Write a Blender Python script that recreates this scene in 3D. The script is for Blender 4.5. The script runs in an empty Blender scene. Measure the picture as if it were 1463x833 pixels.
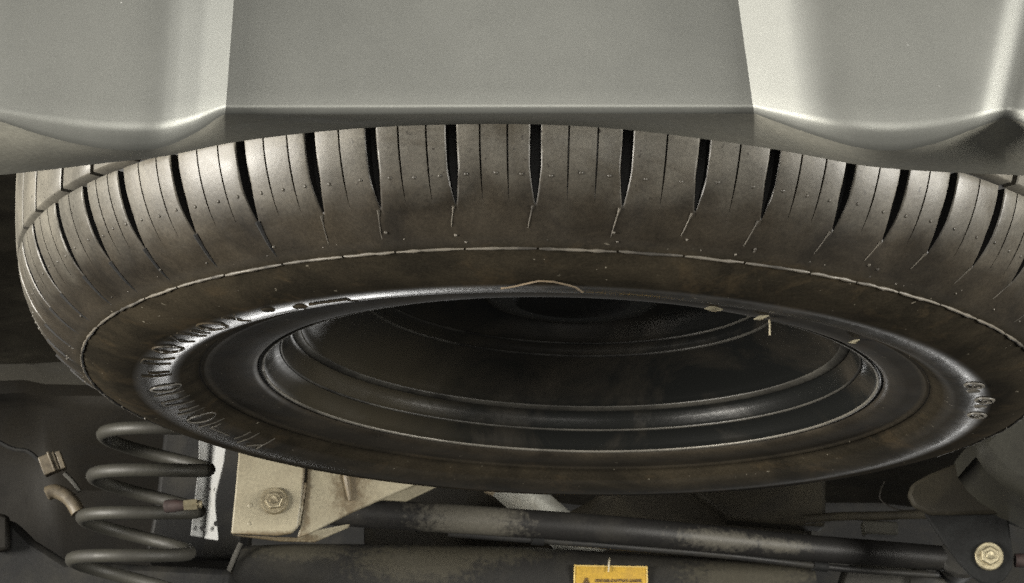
import bpy, math, random
import numpy as np
from mathutils import Vector, Matrix
random.seed(7)
RAD = math.radians
sc = bpy.context.scene
C = sc.collection

# ------------------------------------------------------------------ camera
ZO = 1.60                                   # height of the tyre's lower shoulder above the workshop floor (the car is up on a hoist)
CAM = Vector((-0.02788, -1.3, ZO - 0.32865))
PITCH = 0.29153
FPX = 3289.64                               # focal length in pixels of a 1463 px wide picture
cam = bpy.data.objects.new('camera', bpy.data.cameras.new('camera'))
C.objects.link(cam)
cam.location = CAM
cam.rotation_euler = (math.pi / 2 + PITCH, 0, 0)
cam.data.sensor_width = 36
cam.data.lens = 36 * FPX / 1463
cam.data.clip_start = 0.02
cam.data.clip_end = 100
cam.data.dof.use_dof = True; cam.data.dof.focus_distance = 1.12; cam.data.dof.aperture_fstop = 64
sc.camera = cam

# ------------------------------------------------------------------ world and lamps
w = bpy.data.worlds.new('World'); sc.world = w; w.use_nodes = True
w.node_tree.nodes['Background'].inputs[0].default_value = (0.95, 0.95, 0.90, 1)
w.node_tree.nodes['Background'].inputs[1].default_value = 0.045

def area(name, loc, target, sx, sy, power, col):
    l = bpy.data.lights.new(name, 'AREA'); l.shape = 'RECTANGLE'; l.size = sx; l.size_y = sy
    l.energy = power; l.color = col
    o = bpy.data.objects.new(name, l); C.objects.link(o); o.location = loc
    o.rotation_euler = (Vector(target) - Vector(loc)).to_track_quat('-Z', 'Y').to_euler()
    return o
area('workshop_lamp_left', (-2.7, -2.2, ZO + 1.25), (0, -0.3, ZO), 1.2, 1.6, 24, (1.0, 0.98, 0.95))
area('workshop_lamp_right', (2.7, -2.2, ZO + 1.25), (0, -0.3, ZO), 1.0, 1.5, 18, (1.0, 0.98, 0.95))
area('workshop_lamp_rear', (0.1, -4.0, ZO - 0.40), (0, 0.2, ZO), 1.9, 2.3, 85, (1.0, 0.965, 0.89))
area('workshop_lamp_rear_left', (-3.2, -1.3, ZO - 0.30), (0, 0.1, ZO), 1.2, 1.0, 320, (1.0, 0.955, 0.87))
area('workshop_lamp_rear_right', (3.2, -1.7, ZO - 0.30), (0, 0.1, ZO), 1.2, 1.0, 230, (1.0, 0.965, 0.89))
area('added_front_lamp_left', (-0.52, 4.6, ZO - 0.42), (0, 0, ZO), 0.5, 0.5, 13, (1.0, 0.99, 0.96))  # added low lamp ahead of the car, placed for the bright sidewall crescent
area('added_front_lamp_right', (1.30, 4.6, ZO - 1.15), (0, 0, ZO), 0.6, 0.5, 9, (1.0, 0.99, 0.96))  # added likewise, for the sheen on the right sidewall

sc.view_settings.view_transform = 'Standard'
sc.view_settings.look = 'None'
sc.view_settings.exposure = 0.0
sc.view_settings.gamma = 1.0
sc.view_settings.use_curve_mapping = False
sc.cycles.use_denoising = False
sc.cycles.max_bounces = 6
sc.cycles.use_light_tree = False
sc.cycles.sample_clamp_direct = 4.0; sc.cycles.sample_clamp_indirect = 2.0

# ------------------------------------------------------------------ pixel <-> place (used only to read real positions off the photo)
_c, _s = math.cos(PITCH), math.sin(PITCH)
def ray(x, y):
    a, b = (x - 731.5) / FPX, (416.5 - y) / FPX
    return np.array([a, _c - b * _s, _s + b * _c])
def at(x, y, Y):
    d = ray(x, y); t = (Y - CAM.y) / d[1]
    return Vector((CAM.x + d[0] * t, Y, CAM.z + d[2] * t))
RHO = 0.0324
_R = np.array([[math.cos(RHO), 0, -math.sin(RHO)], [0, 1, 0], [math.sin(RHO), 0, math.cos(RHO)]])
_O = _R @ np.array([CAM.x, CAM.y, CAM.z - ZO])

# ------------------------------------------------------------------ materials
def nt(name):
    m = bpy.data.materials.new(name); m.use_nodes = True
    n = m.node_tree.nodes; l = m.node_tree.links
    return m, n, l, n['Principled BSDF']
def noise(n, l, scale, detail=4, rough=0.55, vec=None, dist=0):
    t = n.new('ShaderNodeTexNoise'); t.inputs['Scale'].default_value = scale
    t.inputs['Detail'].default_value = detail; t.inputs['Roughness'].default_value = rough
    t.inputs['Distortion'].default_value = dist
    if vec is not None: l.new(vec, t.inputs['Vector'])
    return t.outputs['Fac']
def ramp(n, l, fac, stops):
    r = n.new('ShaderNodeValToRGB'); e = r.color_ramp.elements
    while len(e) < len(stops): e.new(0.5)
    for k, (p, c) in enumerate(stops):
        e[k].position = p; e[k].color = (*c, 1) if len(c) == 3 else c
    l.new(fac, r.inputs['Fac']); return r.outputs['Color']
def g(v): return (v, v, v)
def mix(n, l, fac, a, b, mode='MIX'):
    x = n.new('ShaderNodeMix'); x.data_type = 'RGBA'; x.blend_type = mode
    for sock, v in ((x.inputs['Factor'], fac), (x.inputs['A'], a), (x.inputs['B'], b)):
        if isinstance(v, (int, float)): sock.default_value = v
        elif isinstance(v, tuple): sock.default_value = (*v, 1)
        else: l.new(v, sock)
    return x.outputs['Result']
def bump(n, l, b, height, strength, dist=0.001, prev=None):
    x = n.new('ShaderNodeBump'); x.inputs['Strength'].default_value = strength; x.inputs['Distance'].default_value = dist
    l.new(height, x.inputs['Height'])
    if prev is not None: l.new(prev, x.inputs['Normal'])
    l.new(x.outputs['Normal'], b.inputs['Normal']); return x.outputs['Normal']
def objco(n):
    return n.new('ShaderNodeTexCoord').outputs['Object']

def dirty(name, base, dirt, scale=30, lo=0.45, hi=0.7, rough=0.6, metal=0.0, bmp=0.25, bscale=400, spec=0.5, speck=None, mud=None):
    m, n, l, b = nt(name); co = objco(n)
    f = ramp(n, l, noise(n, l, scale, 6, 0.65, co, 0.4), [(lo, g(0)), (hi, g(1))])
    col = mix(n, l, f, base, dirt)
    if mud:                                  # splashes of dried mud: (place, reach along x / y / z), ragged edge
        mcol, spots = mud
        for c_, sz in spots:
            mp = n.new('ShaderNodeMapping'); mp.vector_type = 'TEXTURE'; l.new(co, mp.inputs['Vector'])
            mp.inputs['Location'].default_value = c_; mp.inputs['Scale'].default_value = sz
            ln = n.new('ShaderNodeVectorMath'); ln.operation = 'LENGTH'; l.new(mp.outputs[0], ln.inputs[0])
            ad = n.new('ShaderNodeMath'); ad.operation = 'MULTIPLY_ADD'
            l.new(noise(n, l, 190, 8, 0.75, co, 0.3), ad.inputs[0]); ad.inputs[1].default_value = -3.2; l.new(ln.outputs['Value'], ad.inputs[2])
            sb = n.new('ShaderNodeMath'); sb.operation = 'ADD'; l.new(ad.outputs[0], sb.inputs[0]); sb.inputs[1].default_value = 0.95
            mk = ramp(n, l, sb.outputs[0], [(0.0, g(0.95)), (0.75, g(0))])
            col = mix(n, l, mk, col, mcol)
    fine = noise(n, l, bscale, 3, 0.6, co)
    col = mix(n, l, 0.35, col, ramp(n, l, fine, [(0.3, g(0.25)), (0.7, g(1.0))]), 'MULTIPLY')
    if speck:
        sp = ramp(n, l, noise(n, l, speck[1], 2, 0.5, co), [(speck[2], g(0)), (speck[2] + 0.03, g(1))])
        col = mix(n, l, sp, col, speck[0])
    l.new(col, b.inputs['Base Color'])
    b.inputs['Metallic'].default_value = metal
    b.inputs['Specular IOR Level'].default_value = spec
    rr = ramp(n, l, f, [(0, g(rough)), (1, g(min(1, rough + 0.25)))])
    l.new(rr, b.inputs['Roughness'])
    bump(n, l, b, fine, bmp, 0.0006)
    return m

M = {}
def make_paint():
    m, n, l, b = nt('silver_paint'); co = objco(n)
    big = noise(n, l, 7, 4, 0.6, co, 0.6)
    col = ramp(n, l, big, [(0.3, (0.190, 0.194, 0.180)), (0.7, (0.232, 0.236, 0.218))])
    flake = noise(n, l, 2600, 2, 0.6, co)
    col = mix(n, l, 0.55, col, ramp(n, l, flake, [(0.25, g(0.55)), (0.75, g(1.0))]), 'MULTIPLY')
    sp = ramp(n, l, noise(n, l, 330, 1, 0.4, co), [(0.83, g(0)), (0.85, g(1))])
    col = mix(n, l, sp, col, (0.75, 0.75, 0.72))
    l.new(col, b.inputs['Base Color'])
    b.inputs['Metallic'].default_value = 0.72
    l.new(ramp(n, l, noise(n, l, 18, 5, 0.65, co), [(0.3, g(0.42)), (0.7, g(0.50))]), b.inputs['Roughness'])
    b.inputs['Coat Weight'].default_value = 0.05; b.inputs['Coat Roughness'].default_value = 0.35
    p = bump(n, l, b, noise(n, l, 16, 3, 0.5, co), 0.10, 0.004)
    bump(n, l, b, flake, 0.12, 0.0003, p)
    return m
M['paint'] = make_paint()
M['inner_plastic'] = dirty('bumper_inner_flange', (0.24, 0.235, 0.20), (0.28, 0.272, 0.23), 40, 0.4, 0.7, 0.75, spec=0.15, bmp=0.1)

def make_rubber():
    m, n, l, b = nt('dusty_tyre_rubber'); co = objco(n)
    sep = n.new('ShaderNodeSeparateXYZ'); l.new(co, sep.inputs[0])
    fine = noise(n, l, 700, 3, 0.7, co)
    # tread: dry grey dust
    f = ramp(n, l, noise(n, l, 24, 6, 0.6, co, 0.5), [(0.35, g(0)), (0.68, g(1))])
    tread = mix(n, l, f, (0.128, 0.121, 0.103), (0.205, 0.190, 0.156))
    blot = ramp(n, l, noise(n, l, 13, 8, 0.72, co, 0.9), [(0.50, g(0)), (0.64, g(0.75))])
    tread = mix(n, l, blot, tread, (0.085, 0.073, 0.053))
    sp = ramp(n, l, noise(n, l, 420, 2, 0.5, co), [(0.69, g(0)), (0.73, g(1))])
    tread = mix(n, l, sp, tread, (0.05, 0.045, 0.038))
    # shoulder below the tread: brown road dirt, its upper limit ragged
    shoulder = mix(n, l, ramp(n, l, noise(n, l, 30, 6, 0.65, co, 0.5), [(0.35, g(0)), (0.66, g(1))]), (0.018, 0.015, 0.011), (0.046, 0.038, 0.027))
    add = n.new('ShaderNodeMath'); add.operation = 'MULTIPLY_ADD'
    l.new(noise(n, l, 38, 6, 0.65, co), add.inputs[0]); add.inputs[1].default_value = 0.030; l.new(sep.outputs['Z'], add.inputs[2])
    band = ramp(n, l, add.outputs[0], [(0.029, g(0)), (0.063, g(1))])
    up = mix(n, l, band, shoulder, tread)
    # sidewall: dark rubber with brown stains
    f2 = ramp(n, l, noise(n, l, 16, 7, 0.68, co, 0.8), [(0.42, g(0)), (0.66, g(1))])
    side = mix(n, l, f2, (0.022, 0.019, 0.014), (0.046, 0.038, 0.026))
    rust = ramp(n, l, noise(n, l, 34, 5, 0.65, co, 0.5), [(0.56, g(0)), (0.72, g(1))])
    side = mix(n, l, rust, side, (0.058, 0.044, 0.027))
    sp2 = ramp(n, l, noise(n, l, 260, 2, 0.5, co), [(0.73, g(0)), (0.76, g(1))])
    side = mix(n, l, sp2, side, (0.20, 0.18, 0.14))
    low = ramp(n, l, sep.outputs['Z'], [(0.0, g(0)), (0.004, g(1))])
    col = mix(n, l, low, side, up)
    col = mix(n, l, 0.6, col, ramp(n, l, fine, [(0.3, g(0.35)), (0.7, g(1))]), 'MULTIPLY')
    l.new(col, b.inputs['Base Color'])
    cx = n.new('ShaderNodeCombineXYZ'); l.new(sep.outputs['X'], cx.inputs[0]); l.new(sep.outputs['Y'], cx.inputs[1])
    ln = n.new('ShaderNodeVectorMath'); ln.operation = 'LENGTH'; l.new(cx.outputs[0], ln.inputs[0])
    smooth_band = ramp(n, l, ln.outputs['Value'], [(0.220, g(0)), (0.226, g(1)), (0.240, g(1)), (0.246, g(0))])
    wet = mix(n, l, smooth_band, ramp(n, l, noise(n, l, 14, 6, 0.6, co), [(0.35, g(0.80)), (0.65, g(0.95))]), ramp(n, l, noise(n, l, 30, 7, 0.7, co), [(0.38, g(0.18)), (0.62, g(0.33))]))
    spv = n.new('ShaderNodeMath'); spv.operation = 'MULTIPLY_ADD'; l.new(smooth_band, spv.inputs[0]); spv.inputs[1].default_value = 0.50; spv.inputs[2].default_value = 0.02
    spl = mix(n, l, low, spv.outputs[0], g(0.42)); l.new(spl, b.inputs['Specular IOR Level'])
    l.new(mix(n, l, low, wet, ramp(n, l, f, [(0, g(0.36)), (1, g(0.52))])), b.inputs['Roughness'])
    bump(n, l, b, noise(n, l, 420, 2, 0.5, co), 0.13, 0.0005)
    return m
M['tread'] = M['sidewall'] = make_rubber()
M['mark'] = dirty('pale_raised_rubber', (0.105, 0.097, 0.082), (0.040, 0.036, 0.028), 40, 0.45, 0.7, 0.4)  # raised marks in a paler tone than the sidewall
M['protector'] = dirty('protector_line_rubber', (0.125, 0.112, 0.090), (0.030, 0.026, 0.020), 22, 0.46, 0.60, 0.5)
M['groove'] = dirty('groove_rubber', (0.012, 0.012, 0.012), (0.02, 0.018, 0.016), 30, rough=0.7)

def make_rim():
    m, n, l, b = nt('black_steel_rim'); co = objco(n)
    sep = n.new('ShaderNodeSeparateXYZ'); l.new(co, sep.inputs[0])
    f = ramp(n, l, noise(n, l, 11, 7, 0.65, co, 0.8), [(0.47, g(0)), (0.68, g(1))])
    col = mix(n, l, f, (0.008, 0.0085, 0.008), (0.026, 0.022, 0.016))
    # thrown mud dried on one side of the barrel
    d = n.new('ShaderNodeVectorMath'); d.operation = 'DISTANCE'; l.new(co, d.inputs[0]); d.inputs[1].default_value = (-0.13, 0.105, 0.02)
    mu = n.new('ShaderNodeMath'); mu.operation = 'MULTIPLY_ADD'; l.new(noise(n, l, 40, 5, 0.65, co), mu.inputs[0]); mu.inputs[1].default_value = -0.07; l.new(d.outputs['Value'], mu.inputs[2])
    mm = ramp(n, l, mu.outputs[0], [(0.005, g(1)), (0.07, g(0))])
    col = mix(n, l, mm, col, (0.036, 0.031, 0.021))
    l.new(col, b.inputs['Base Color'])
    l.new(ramp(n, l, f, [(0, g(0.27)), (1, g(0.5))]), b.inputs['Roughness'])
    b.inputs['Specular IOR Level'].default_value = 0.5
    bump(n, l, b, noise(n, l, 350, 3, 0.6, co), 0.15, 0.0005)
    return m
M['rim'] = make_rim()
M['bead'] = dirty('highlight_toned_bead', (0.085, 0.081, 0.070), (0.012, 0.011, 0.009), 9, 0.45, 0.62, 0.4)  # lighter tone paints the highlight arcs along the rim steps
M['lip'] = dirty('highlight_toned_rim_edge', (0.19, 0.178, 0.152), (0.035, 0.032, 0.025), 26, 0.50, 0.68, 0.4, 0.3)  # pale tone paints the highlight running round the rim lip
_g0 = at(380, 768, .47)
M['beige'] = dirty('beige_primer', (0.245, 0.220, 0.155), (0.180, 0.155, 0.102), 26, 0.45, 0.75, 0.5,
                   mud=((0.105, 0.080, 0.045), [(tuple(at(392, 716, .469) - _g0), (.0085, .02, .0085)), (tuple(at(438, 690, .474) - _g0), (.003, .03, .05)), (tuple(at(380, 766, .47) - _g0), (.05, .03, .0035)), (tuple(at(500, 690, .485) - _g0), (.012, .03, .03))]))
M['zinc'] = dirty('zinc_steel', (0.42, 0.37, 0.26), (0.16, 0.13, 0.08), 120, 0.5, 0.7, 0.35, 0.8)
M['brass'] = dirty('yellow_zinc_steel', (0.45, 0.40, 0.27), (0.20, 0.16, 0.09), 120, 0.5, 0.75, 0.35, 0.75)
M['white'] = dirty('white_painted_metal', (0.36, 0.365, 0.36), (0.28, 0.275, 0.25), 30, 0.45, 0.7, 0.42)
M['silver'] = dirty('galvanised_tube', (0.30, 0.30, 0.27), (0.16, 0.15, 0.12), 30, 0.45, 0.7, 0.38, 0.5)
M['spring'] = dirty('spring_steel_paint', (0.036, 0.0345, 0.0275), (0.016, 0.0145, 0.011), 22, 0.45, 0.75, 0.55)
M['dark'] = dirty('black_chassis_paint', (0.013, 0.013, 0.013), (0.028, 0.026, 0.021), 18, 0.45, 0.75, 0.5, spec=0.2)
_b0 = at(1370, 800, .72); _a0 = at(700, 833, .66)
M['bar'] = dirty('black_bar_paint_with_dried_mud', (0.014, 0.0135, 0.013), (0.026, 0.024, 0.020), 12, 0.5, 0.7, 0.5, spec=0.2, speck=((0.5, 0.47, 0.38), 300, 0.80),
                 mud=((0.078, 0.073, 0.060), [(tuple(at(672, 742, .545) - _b0), (.036, .03, .05)), (tuple(at(1035, 770, .60) - _b0), (.040, .03, .007)), (tuple(at(1120, 777, .62) - _b0), (.025, .03, .005))]))
M['beam'] = dirty('dusty_axle_beam_paint', (0.014, 0.0135, 0.0125), (0.024, 0.022, 0.017), 14, 0.45, 0.72, 0.6, spec=0.25,
                  mud=((0.044, 0.040, 0.029), [(tuple(at(428, 782, .66) - _a0), (.034, .05, .010)), (tuple(at(670, 786, .66) - _a0), (.060, .05, .009)), (tuple(at(600, 800, .66) - _a0), (.050, .05, .016)), (tuple(at(1075, 818, .66) - _a0), (.050, .05, .018))]))
M['brown'] = dirty('dusty_brown_underseal', (0.015, 0.013, 0.009), (0.030, 0.026, 0.017), 16, 0.45, 0.7, 0.6, spec=0.2)
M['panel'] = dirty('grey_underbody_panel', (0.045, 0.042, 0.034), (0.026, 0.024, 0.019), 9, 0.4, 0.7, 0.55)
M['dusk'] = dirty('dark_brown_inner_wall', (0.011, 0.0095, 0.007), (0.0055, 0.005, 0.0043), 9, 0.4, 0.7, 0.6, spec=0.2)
M['casing'] = dirty('olive_silencer_steel', (0.028, 0.027, 0.020), (0.015, 0.014, 0.011), 14, 0.4, 0.7, 0.6, spec=0.25)
M['plate'] = dirty('grey_painted_plate', (0.012, 0.0125, 0.0125), (0.006, 0.006, 0.006), 22, 0.4, 0.65, 0.6, spec=0.12)
M['tan'] = dirty('tan_plastic', (0.115, 0.093, 0.060), (0.055, 0.043, 0.027), 60, 0.45, 0.65, 0.55)
M['rust'] = dirty('rusty_steel', (0.026, 0.012, 0.010), (0.015, 0.009, 0.008), 60, 0.4, 0.7, 0.7)
M['straw'] = dirty('dry_straw', (0.15, 0.112, 0.07), (0.09, 0.068, 0.042), 90, rough=0.6)
M['leaf'] = dirty('dry_leaf', (0.46, 0.42, 0.30), (0.33, 0.27, 0.17), 90, rough=0.6)
M['yellow'] = dirty('yellow_label_vinyl', (0.37, 0.228, 0.022), (0.30, 0.18, 0.020), 70, 0.4, 0.75, 0.45, bmp=0.05)
M['paleedge'] = dirty('label_border_print', (0.55, 0.42, 0.16), (0.46, 0.33, 0.10), 90, rough=0.5)
M['ink'] = dirty('label_ink', (0.09, 0.05, 0.012), (0.14, 0.08, 0.02), 90, rough=0.6)

# ------------------------------------------------------------------ mesh helpers
def tag(o, label=None, cat=None, group=None, kind=None):
    if label: o['label'] = label
    if cat: o['category'] = cat
    if group: o['group'] = group
    if kind: o['kind'] = kind
    return o
def build(name, verts, faces, mat, parent=None, smooth=True, sharp=None):
    me = bpy.data.meshes.new(name)
    me.from_pydata([tuple(v) for v in verts], [], faces)
    me.materials.append(mat)
    if smooth:
        me.polygons.foreach_set('use_smooth', [True] * len(me.polygons))
        if sharp: me.set_sharp_from_angle(angle=RAD(sharp))
    me.update()
    o = bpy.data.objects.new(name, me); C.objects.link(o)
    if parent: o.parent = parent
    return o
def empty(name, loc, rot=(0, 0, 0)):
    o = bpy.data.objects.new(name, None); C.objects.link(o); o.location = loc; o.rotation_euler = rot
    o.empty_display_size = 0.05
    return o
def revolve(profile, n, close=False, xo=0.0):
    vs, fs = [], []; k = len(profile)
    for i in range(n):
        a = 2 * math.pi * i / n
        for r, z in profile: vs.append((xo + r * math.sin(a), -r * math.cos(a), z))
    for i in range(n):
        j = (i + 1) % n
        for q in range(k - 1 + (1 if close else 0)):
            q2 = (q + 1) % k
            fs.append((i * k + q, i * k + q2, j * k + q2, j * k + q))
    return vs, fs
class MB:
    def __init__(s): s.v, s.f = [], []
    def add(s, v, f):
        o = len(s.v); s.v += [tuple(x) for x in v]; s.f += [tuple(i + o for i in q) for q in f]; return s
    def tube(s, pts, rad, n=10, flat=None, up=None):
        pts = [Vector(p) for p in pts]; k = len(pts)
        if not hasattr(rad, '__len__'): rad = [rad] * k
        vs = []; ref = Vector(up) if up else Vector((0.13, 0.31, 0.94))
        for i, p in enumerate(pts):
            t = (pts[min(i + 1, k - 1)] - pts[max(i - 1, 0)]).normalized()
            a = ref - t * ref.dot(t)
            if a.length < 1e-4: a = t.orthogonal()
            a.normalize(); b = t.cross(a)
            for j in range(n):
                q = 2 * math.pi * j / n
                vs.append(p + (a * math.cos(q) * (flat or 1) + b * math.sin(q)) * rad[i])
        fs = [(i * n + j, i * n + (j + 1) % n, (i + 1) * n + (j + 1) % n, (i + 1) * n + j) for i in range(k - 1) for j in range(n)]
        fs += [tuple(range(n))[::-1], tuple((k - 1) * n + j for j in range(n))]
        return s.add(vs, fs)
    def box(s, x0, x1, y0, y1, z0, z1):
        v = [(x, y, z) for x in (x0, x1) for y in (y0, y1) for z in (z0, z1)]
        return s.add(v, [(0, 1, 3, 2), (4, 6, 7, 5), (0, 4, 5, 1), (2, 3, 7, 6), (0, 2, 6, 4), (1, 5, 7, 3)])
    def blob(s, c, r, n=6, m=3, axis=Vector((0, 0, 1)), h=1.0):
        axis = Vector(axis).normalized(); a = axis.orthogonal().normalized(); b = axis.cross(a); c = Vector(c)
        vs = []
        for i in range(m):
            q = math.pi / 2 * i / m
            for j in range(n):
                w_ = 2 * math.pi * j / n
                vs.append(c + (a * math.cos(w_) + b * math.sin(w_)) * r * math.cos(q) + axis * r * h * math.sin(q))
        vs.append(c + axis * r * h)
        fs = [(i * n + j, i * n + (j + 1) % n, (i + 1) * n + (j + 1) % n, (i + 1) * n + j) for i in range(m - 1) for j in range(n)]
        fs += [((m - 1) * n + j, (m - 1) * n + (j + 1) % n, m * n) for j in range(n)]
        return s.add(vs, fs)
    def obj(s, name, mat, parent=None, smooth=True, sharp=40): return build(name, s.v, s.f, mat, parent, smooth, sharp)
def bevel(o, width, seg=2):
    m = o.modifiers.new('bevel', 'BEVEL'); m.width = width; m.segments = seg; m.limit_method = 'ANGLE'; m.angle_limit = RAD(35)
    return o
def plate(name, px, Y, thick, mat, parent=None, bev=0.0012, org=None):
    """a sheet of metal: outline at depth Y (a number, or one depth per corner), with real thickness"""
    k = len(px); Ys = Y if hasattr(Y, '__len__') else [Y] * k
    f = [at(x, y, yy) for (x, y), yy in zip(px, Ys)]
    o_ = org if org else Vector((0, 0, 0))
    vs = [p - o_ for p in f] + [p - o_ + Vector((0, thick, 0)) for p in f]
    fs = [tuple(range(k))[::-1], tuple(range(k, 2 * k))] + [(i, (i + 1) % k, (i + 1) % k + k, i + k) for i in range(k)]
    o = build(name, vs, fs, mat, parent, True, 30)
    import bmesh
    bm = bmesh.new(); bm.from_mesh(o.data); bmesh.ops.recalc_face_normals(bm, faces=bm.faces[:]); bm.to_mesh(o.data); bm.free()
    if bev: bevel(o, bev, 2)
    return o
def lathe_y(profile, n, c):
    """profile of (radius, offset towards the viewer) turned about an axis along -Y"""
    vs = []; fs = []; k = len(profile)
    for i in range(n):
        a = 2 * math.pi * i / n
        for r, d in profile: vs.append((c[0] + r * math.cos(a), c[1] - d, c[2] + r * math.sin(a)))
    for i in range(n):
        j = (i + 1) % n
        for q in range(k - 1): fs.append((i * k + q, i * k + q + 1, j * k + q + 1, j * k + q))
    fs.append(tuple(i * k + k - 1 for i in range(n))[::-1])
    return vs, fs
def bolt(c, R, mat, parent, name='bolt', turn=0.3):
    mb = MB(); mb.add(*lathe_y([(R, -0.002), (R, 0.0016), (R * 0.94, 0.0024), (R * 0.5, 0.0024)], 28, c))
    b = mb.obj(name, mat, parent)
    h = R * 0.72; vs = []
    for d, s_ in ((0.001, 1), (R * 0.42, 1), (R * 0.52, 0.86)):
        for j in range(6):
            a = turn + math.pi / 3 * j; vs.append((c[0] + h * s_ * math.cos(a), c[1] - d, c[2] + h * s_ * math.sin(a)))
    fs = [(i * 6 + j, i * 6 + (j + 1) % 6, (i + 1) * 6 + (j + 1) % 6, (i + 1) * 6 + j) for i in range(2) for j in range(6)] + [tuple(range(12, 18))]
    bevel(build('hex_head', vs, fs, mat, b, False), 0.0005)
    mb = MB(); mb.add(*lathe_y([(R * 0.33, 0.0), (R * 0.33, R * 0.62), (R * 0.26, R * 0.70), (R * 0.05, R * 0.66)], 16, c)); mb.obj('stud', mat, b)
    return b

# ================================================================== THE SETTING: underside of the car
def floor_pan():
    mb = MB(); z0 = ZO + 0.245
    xs = np.linspace(-1.3, 1.3, 40); ys = np.linspace(-0.40, 2.4, 30)
    vs = []; 
    for y in ys:
        for x in xs:
            rib = 0.008 * (1 if (abs(math.sin(x * 9)) > 0.72) else 0)
            vs.append((x, y, z0 - rib + 0.004 * math.sin(y * 5)))
    n = len(xs); fs = [(j * n + i, j * n + i + 1, (j + 1) * n + i + 1, (j + 1) * n + i) for j in range(len(ys) - 1) for i in range(n - 1)]
    mb.add(vs, fs)
    tag(mb.obj('floor_pan', M['brown']), kind='structure')
    # bulkhead far forward that closes the underbody
    mb = MB(); mb.box(-1.5, 1.5, 1.55, 1.58, ZO - 0.10, ZO + 0.30)
    tag(mb.obj('front_bulkhead', M['dark']), kind='structure')
floor_pan()

# ================================================================== REAR BUMPER
def interp(x, pts):
    return float(np.interp(x, [p[0] for p in pts], [p[1] for p in pts]))
def smooth_interp(x, pts):
    xs = [p[0] for p in pts]; i = int(np.clip(np.searchsorted(xs, x) - 1, 0, len(xs) - 2))
    h = xs[i + 1] - xs[i]; t = min(1, max(0, (x - xs[i]) / h))
    def m(k):
        if k <= 0 or k >= len(xs) - 1: return 0
        return (pts[k + 1][1] - pts[k - 1][1]) / (xs[k + 1] - xs[k - 1])
    a, b = pts[i][1], pts[i + 1][1]
    return (2 * t**3 - 3 * t**2 + 1) * a + (t**3 - 2 * t**2 + t) * h * m(i) + (-2 * t**3 + 3 * t**2) * b + (t**3 - t**2) * h * m(i + 1)
BOT_L = [(-500, 150), (-300, 155), (-60, 158), (-45, 160), (0, 174), (60, 194), (130, 211), (195, 217), (240, 211), (285, 189), (312, 169), (322, 164)]
BOT_C = [(322, 164), (500, 164), (700, 163), (900, 163), (1077, 163)]
BOT_R = [(1077, 163), (1090, 168), (1150, 191), (1220, 212), (1280, 217), (1340, 207), (1390, 188), (1425, 174), (1438, 170)]
BOT_E = [(1438, 170), (1463, 176), (1530, 205), (1620, 222), (1900, 222)]
def bottom(u):
    for t in (BOT_L, BOT_C, BOT_R, BOT_E):
        if u <= t[-1][0]: return smooth_interp(u, t)
    return BOT_E[-1][1]
FL = [(-500, 285), (-100, 258), (0, 250), (75, 242), (150, 233), (230, 224), (330, 204), (430, 191), (520, 183), (640, 178), (770, 178), (880, 184), (970, 194), (1110, 214), (1230, 236), (1300, 243), (1375, 247), (1463, 251), (1600, 262), (1900, 290)]
SHEAR = [(-500, -0.05), (0, -0.05), (322, -0.075), (700, 0.02), (1077, 0.14), (1200, 0.08), (1350, -0.12), (1438, -0.25), (1900, -0.25)]
YC = -0.452
DEPTH = [(-500, YC), (-110, YC), (-60, YC - 0.0140), (-20, YC - 0.0172), (60, YC - 0.0185), (130, YC - 0.0188), (180, YC - 0.0182), (215, YC - 0.0165), (245, YC - 0.0133), (285, YC - 0.0072), (322, YC), (323, YC)]
DEPTH_R = [(1076, YC), (1077, YC), (1140, YC - 0.0122), (1175, YC - 0.0172), (1210, YC - 0.0203), (1245, YC - 0.0219), (1290, YC - 0.0226), (1350, YC - 0.0222), (1400, YC - 0.0205), (1438, YC - 0.0165)]
DEPTH_E = [(1438, YC - 0.0165), (1500, YC - 0.024), (1620, YC - 0.030), (1900, YC - 0.030)]
def depth(u):
    if u <= 322: return smooth_interp(u, DEPTH) if u < 238 else interp(u, DEPTH)
    if u < 1077: return YC - 0.004 * math.sin(math.pi * (u - 322) / 755)
    if u <= 1438: return smooth_interp(u, DEPTH_R) if u > 1140 else interp(u, DEPTH_R)
    return smooth_interp(u, DEPTH_E)
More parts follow.
